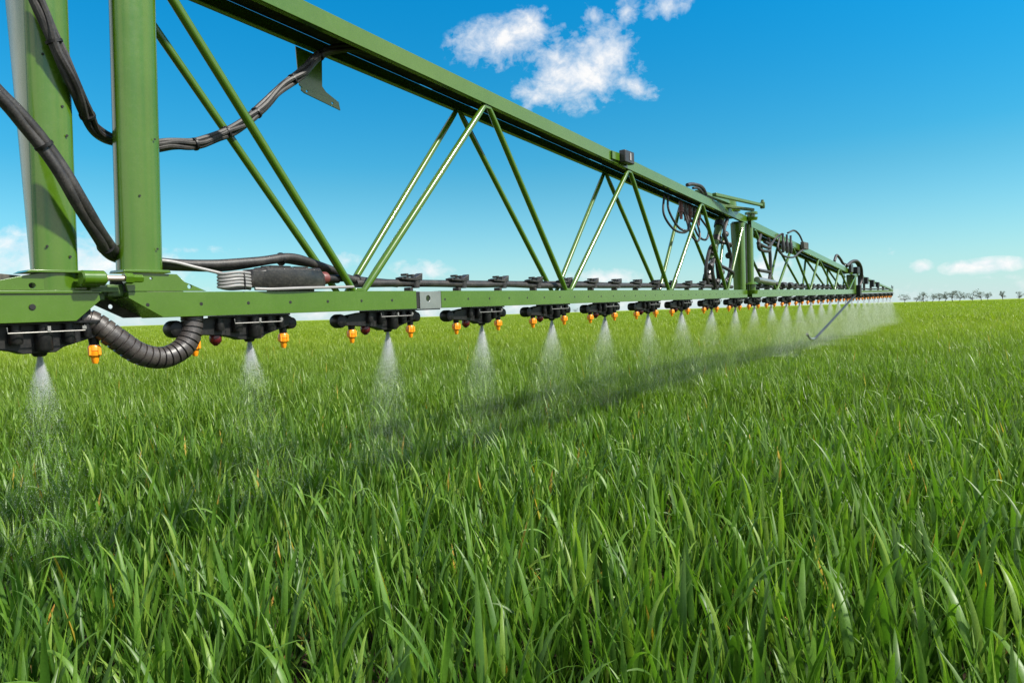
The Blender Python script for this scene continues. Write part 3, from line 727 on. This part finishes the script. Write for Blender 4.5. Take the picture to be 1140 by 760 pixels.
mx = t.n('ShaderNodeMixShader'); mx.inputs[0].default_value = .34
m.node_tree.links.new(b.outputs[0], mx.inputs[1]); m.node_tree.links.new(tr.outputs[0], mx.inputs[2])
m.node_tree.links.new(mx.outputs[0], m.node_tree.nodes['Material Output'].inputs[0])
LEAF = m
def blades_mesh(name, base, hz0, length, width, az, a0, bend, twist, yel, seg, fold=True, g=rng):
    """arrays over N blades; returns a mesh of curved, tapering, keeled leaves"""
    N = len(length); T = np.linspace(0, 1, seg+1)
    ang = a0[:, None]+bend[:, None]*T[None]**1.7
    st = length[:, None]/seg
    dh = np.sin(ang)*st; dz = np.cos(ang)*st
    hz = np.concatenate([np.zeros((N, 1)), np.cumsum((dh[:, 1:]+dh[:, :-1])/2, 1)], 1)
    vz = np.concatenate([np.zeros((N, 1)), np.cumsum((dz[:, 1:]+dz[:, :-1])/2, 1)], 1)
    ca, sa = np.cos(az)[:, None], np.sin(az)[:, None]
    P = np.stack([base[:, 0:1]+hz*ca, base[:, 1:2]+hz*sa, base[:, 2:3]+vz], -1)
    tan = np.stack([np.sin(ang)*ca, np.sin(ang)*sa, np.cos(ang)], -1)
    sd = np.stack([-sa+0*hz, ca+0*hz, 0*hz], -1); nm = np.cross(tan, sd)
    tw = twist[:, None]*T[None]; S = sd*np.cos(tw)[..., None]+nm*np.sin(tw)[..., None]; Nn = np.cross(tan, S)
    prof = np.minimum(1, .62+T*1.3)*np.clip(1-T**2.3, 0.02, 1)
    w = width[:, None]*prof[None]/2
    if fold:
        rows = [P-S*w[..., None], P+Nn*(w*.30)[..., None], P+S*w[..., None]]; K = 3
    else: rows = [P-S*w[..., None], P+S*w[..., None]]; K = 2
    V = np.stack(rows, 2)          # N, seg+1, K, 3
    v = V.reshape(-1, 3)
    base_i = (np.arange(N)*(seg+1)*K)[:, None, None]
    si = (np.arange(seg)*K)[None, :, None]; ki = np.arange(K-1)[None, None]
    a = base_i+si+ki; f = np.stack([a, a+1, a+1+K, a+K], -1).reshape(-1, 4)
    me = bpy.data.meshes.new(name); me.vertices.add(len(v)); me.vertices.foreach_set('co', v.ravel())
    me.loops.add(f.size); me.loops.foreach_set('vertex_index', f.ravel().astype(np.int32))
    me.polygons.add(len(f)); me.polygons.foreach_set('loop_start', np.arange(0, f.size, 4, dtype=np.int32))
    me.polygons.foreach_set('use_smooth', np.ones(len(f), bool))
    at = me.attributes.new('leaf', 'FLOAT_COLOR', 'POINT')
    col = np.ones((N, seg+1, K, 4)); col[..., 0] = g.random(N)[:, None, None]; col[..., 1] = T[None, :, None]; col[..., 2] = yel[:, None, None]
    at.data.foreach_set('color', col.ravel())
    me.update(); me.materials.append(LEAF)
    return me
def plant(seed, seg=8, spread=.028, nt_=(3, 6), hs=1.0, fold=True, wf=1.0, ntill=None):
    g = np.random.default_rng(seed); B = []; Ln = []; Wd = []; Az = []; A0 = []; Bd = []; Tw = []; Ye = []
    for k in range(ntill or g.integers(*nt_)):
        bx, by = g.normal(0, spread, 2); lean = g.uniform(0, .22); laz = g.uniform(0, 6.28)
        H = g.uniform(.07, .19)*hs
        # sheath/stem as a narrow upright blade pair
        for q in range(2):
            B.append((bx, by, 0)); Ln.append(H*1.25); Wd.append(.0065); Az.append(laz+q*1.57); A0.append(lean*.6); Bd.append(.1); Tw.append(1.57*q); Ye.append(0)
        az = g.uniform(0, 6.28)
        nl = g.integers(3, 6)
        for j in range(nl):
            fr = (j+.6)/nl; az += math.pi+g.normal(0, .5)
            z = H*fr*1.1; x = bx+math.sin(lean)*z*math.cos(laz); y = by+math.sin(lean)*z*math.sin(laz)
            B.append((x, y, z)); low = j == 0
            Ln.append(g.uniform(.12, .215)*hs*(.8 if low else 1)); Wd.append(g.uniform(.0090, .0172)*wf)
            Az.append(az); A0.append(g.uniform(.05, .38)+(.4 if low else 0)); Bd.append(g.choice([g.uniform(.0, .35), g.uniform(.3, .8), g.uniform(.9, 1.8)], p=[.64, .29, .07]))
            Tw.append(g.normal(0, .9)); Ye.append((g.uniform(.5, 1) if g.random() < (.06 if low else .0015) else 0))
    A = lambda l: np.array(l, float)
    return blades_mesh('wheat_plant', A(B), None, A(Ln), A(Wd), A(Az), A(A0), A(Bd), A(Tw), A(Ye), seg, fold, g=g)
def patch_mesh(seed, size, n, seg, width, hmin, hmax, zmin=.08):
    g = np.random.default_rng(seed)
    B = np.stack([g.uniform(-size/2, size/2, n), g.uniform(-size/2, size/2, n), g.uniform(zmin, .20, n)], 1)
    L_ = g.uniform(hmin, hmax, n); 
    return blades_mesh('wheat_patch', B, None, L_, g.uniform(.7, 1.3, n)*width, g.uniform(0, 6.28, n), g.uniform(0, .45, n), g.choice([.2, .6, 1.5], n, p=[.45, .35, .2])*g.uniform(.5, 1.4, n), g.normal(0, .8, n), (g.random(n) < .003)*.7, seg, False, g=g)
protos = []; order = []
def reg(meshes):
    i0 = len(protos); protos.extend(meshes); return list(range(i0, len(protos)))
near_i = reg([plant(100+i) for i in range(14)])
mid_i = reg([patch_mesh(300+i, .55, 480, 4, .0095, .13, .25) for i in range(6)])
far_i = reg([patch_mesh(400+i, 2.2, 1500, 2, .022, .12, .24, .10) for i in range(4)])
vfar_i = reg([patch_mesh(500+i, 4.5, 1200, 2, .06, .12, .22, .12) for i in range(3)])
def sector(r0, r1, cell, jit=.5, half=43, side=1.5):
    n = int(r1/cell)+2
    gx, gy = np.meshgrid(np.arange(-n, n+1)*cell, np.arange(-int(2/cell)-1, n+1)*cell)
    x = gx.ravel()+rng.uniform(-jit, jit, gx.size)*cell; y = gy.ravel()+rng.uniform(-jit, jit, gx.size)*cell
    r = np.hypot(x, y); ok = (r >= r0) & (r < r1) & (np.abs(x) < np.tan(math.radians(half))*np.maximum(y, 0)+side) & (y > -.1)
    return x[ok], y[ok]
pts = []; idx = []; rot = []; scl = []
def scatter(ids, xy, smin, smax, zs=None):
    x, y = xy; n = len(x)
    # gentle stand-height waves over the field
    hv = 1+.08*np.sin(x*1.1+.7)*np.sin(y*.9+.3)+.05*np.sin(x*.31-y*.22)
    pts.append(np.stack([x, y, gz(x, y)], 1)); idx.append(rng.choice(ids, n)); rot.append(rng.uniform(0, 6.28, n))
    scl.append(rng.uniform(smin, smax, n)*hv)
scatter(near_i, sector(.45, 5.5, .084), .86, 1.14)
scatter(mid_i, sector(5.2, 22, .43), .9, 1.12)
scatter(far_i, sector(21, 75, 1.9), .9, 1.12)
scatter(vfar_i, sector(73, 170, 4.0), .9, 1.1)
pts = np.concatenate(pts); idx = np.concatenate(idx); rot = np.concatenate(rot); scl = np.concatenate(scl)
print('wheat instances', len(pts))
pm = bpy.data.meshes.new('wheat_crop'); pm.vertices.add(len(pts)); pm.vertices.foreach_set('co', pts.ravel())
for nm, ty, arr in (('vi', 'INT', idx.astype(np.int32)), ('rz', 'FLOAT', rot.astype(np.float32)), ('sc', 'FLOAT', scl.astype(np.float32))):
    a = pm.attributes.new(nm, ty, 'POINT'); a.data.foreach_set('value', arr)
pm.update(); pm.materials.append(LEAF)
crop = bpy.data.objects.new('wheat_crop', pm); COL.objects.link(crop)
crop['kind'] = 'stuff'; crop['label'] = 'dense young green wheat covering the whole field'; crop['category'] = 'wheat'
ng = bpy.data.node_groups.new('scatter', 'GeometryNodeTree')
ng.interface.new_socket('Geometry', in_out='INPUT', socket_type='NodeSocketGeometry'); ng.interface.new_socket('Geometry', in_out='OUTPUT', socket_type='NodeSocketGeometry')
N_ = ng.nodes.new; Lk = ng.links.new
gi = N_('NodeGroupInput'); go = N_('NodeGroupOutput')
j = N_('GeometryNodeGeometryToInstance')
for me in reversed(protos):
    o = bpy.data.objects.new('wheat_plant', me)
    oi = N_('GeometryNodeObjectInfo'); oi.inputs['Object'].default_value = o; oi.inputs['As Instance'].default_value = True
    Lk(oi.outputs['Geometry'], j.inputs[0])
def na_(name, ty):
    x = N_('GeometryNodeInputNamedAttribute'); x.data_type = ty; x.inputs['Name'].default_value = name
    return [q for q in x.outputs if q.enabled and q.name == 'Attribute'][0]
ip = N_('GeometryNodeInstanceOnPoints'); ip.inputs['Pick Instance'].default_value = True
cx = N_('ShaderNodeCombineXYZ'); Lk(na_('rz', 'FLOAT'), cx.inputs[2])
jj = N_('GeometryNodeJoinGeometry')
for oi in [n for n in ng.nodes if n.bl_idname == 'GeometryNodeObjectInfo'][::1]:
    Lk(oi.outputs['Geometry'], jj.inputs[0])
ng.nodes.remove(j)
Lk(gi.outputs[0], ip.inputs['Points']); Lk(jj.outputs[0], ip.inputs['Instance']); Lk(na_('vi', 'INT'), ip.inputs['Instance Index'])
Lk(cx.outputs[0], ip.inputs['Rotation']); Lk(na_('sc', 'FLOAT'), ip.inputs['Scale']); Lk(ip.outputs[0], go.inputs[0])
md = crop.modifiers.new('scatter', 'NODES'); md.node_group = ng

# ------------------------------------------------------------------ trees on the horizon
MAT['bark'] = paint('bark', (.05, .038, .028), .8, 0, .3, spec=.2)
m, t, b = new_mat('tree_leaf'); n = t.noise(t.n('ShaderNodeNewGeometry').outputs['Position'], .8, 3)
t.put(b.inputs['Base Color'], t.ramp(n, [(.3, (.040, .062, .042)), (.7, (.072, .105, .062))])); b.inputs['Roughness'].default_value = .7  # distance haze put into a greyed leaf colour
TLEAF = m
def tree(px, hpx, wpx, kind, label, dist=430, seed=1, bush=False):
    g = random.Random(seed)
    d = view_dir(px, 333.5); d = Vector((d.x, d.y, 0)).normalized(); bp_ = d*dist
    H = hpx*dist/FPX*.9; Wd = wpx*dist/FPX*.5
    e = bpy.data.objects.new('bush' if bush else 'tree', None); COL.objects.link(e); e.location = (bp_.x, bp_.y, .33)
    e['label'] = label; e['category'] = 'bush' if bush else 'tree'; e['group'] = 'trees along the horizon'
    th = H*(.1 if bush else g.uniform(.2, .36))
    mb = MB(); lean = g.uniform(-.15, .15)
    top = Vector((lean*H, 0, th)); mb.tube([(0, 0, 0), top*.5, top], .2, 7, rfun=lambda i: [.26, .18, .12][i]*H/6)
    tips = []
    for k in range(9):
        a = g.uniform(0, 6.28); hh_ = g.uniform(.1, .9); ww = g.uniform(.3, .9)*(1 if kind == 'flat' else 1.1-.7*abs(hh_-.4)); tp = top+Vector((math.cos(a)*Wd*ww, math.sin(a)*Wd*ww, (H-th)*hh_))
        tips.append(tp); mb.tube([top*.8, (top+tp)/2+Vector((0, 0, .2)), tp], .08, 5, rfun=lambda i: [.10, .07, .03][i]*H/6)
    mb.build('trunk', 'bark', e)
    v = []; f = []
    flat = {'flat': .5, 'round': .85, 'tall': 1.2}[kind]
    for tp in tips+[top+Vector((0, 0, (H-th)*.6))]:
        rr_ = Wd*g.uniform(.26, .52)
        for q in range(46):
            p = Vector((g.gauss(0, 1), g.gauss(0, 1), g.gauss(0, 1))).normalized()*rr_*g.random()**.45; p.z *= flat
            c = tp+p; s_ = g.uniform(.16, .34)*H/6; a = Vector((g.gauss(0, 1), g.gauss(0, 1), g.gauss(0, 1))).normalized(); b_ = a.orthogonal().normalized()
            i = len(v); v += [c+a*s_, c+b_*s_*.6, c-a*s_, c-b_*s_*.6]; f.append((i, i+1, i+2, i+3))
    me = bpy.data.meshes.new('crown'); me.from_pydata([tuple(q) for q in v], [], f); me.materials.append(TLEAF)
    o = bpy.data.objects.new('crown', me); COL.objects.link(o); o.parent = e
TR = [(1007, 9, 13, 'flat', 'wide flat topped tree nearest to the tip of the boom'), (1020, 7, 9, 'flat', 'small thin tree, second from left in the horizon row'),
 (1028.5, 10, 8, 'tall', 'slim leaning tree rising behind the low dark bush'), (1038, 9, 11, 'round', 'rounded tree, first of the close group in the middle of the row'),
 (1045, 9, 12, 'flat', 'flat crowned tree, second of the close middle group'), (1052, 11, 10, 'round', 'dense dark tree, third of the close middle group'),
 (1060.5, 11, 14, 'flat', 'airy tree with wide thin crown, fourth of the middle group'), (1068.5, 10, 10, 'round', 'tree ending the close middle group on its right'),
 (1083, 9, 14, 'flat', 'wide low tree just right of the gap in the row'), (1092.5, 11, 13, 'flat', 'tallest spreading tree of the right hand trio'),
 (1100, 8, 7, 'round', 'compact round tree at the right end of the trio'), (1117, 9, 7, 'round', 'lone small rounded tree right of the trio'), (1135, 8, 8, 'round', 'lone tree at the far right edge of the photo')]
for i, (a, b_, c, k, l) in enumerate(TR): tree(a, b_, c, k, l, seed=20+i)
tree(1026.5, 4, 6, 'round', 'low dark bush at the foot of the slim leaning tree', seed=50, bush=True)
tree(1032, 2.6, 4, 'round', 'tiny low bush left of the close middle group', seed=51, bush=True)
for i, (a, b_, c) in enumerate([(612, 4, 8), (640, 5, 9), (652, 4, 12), (664, 3, 8)]):
    tree(a, b_, c, 'round', f'faint far tree seen below the boom, {ORD[i]} from left of its four', dist=900, seed=70+i)
print('done')
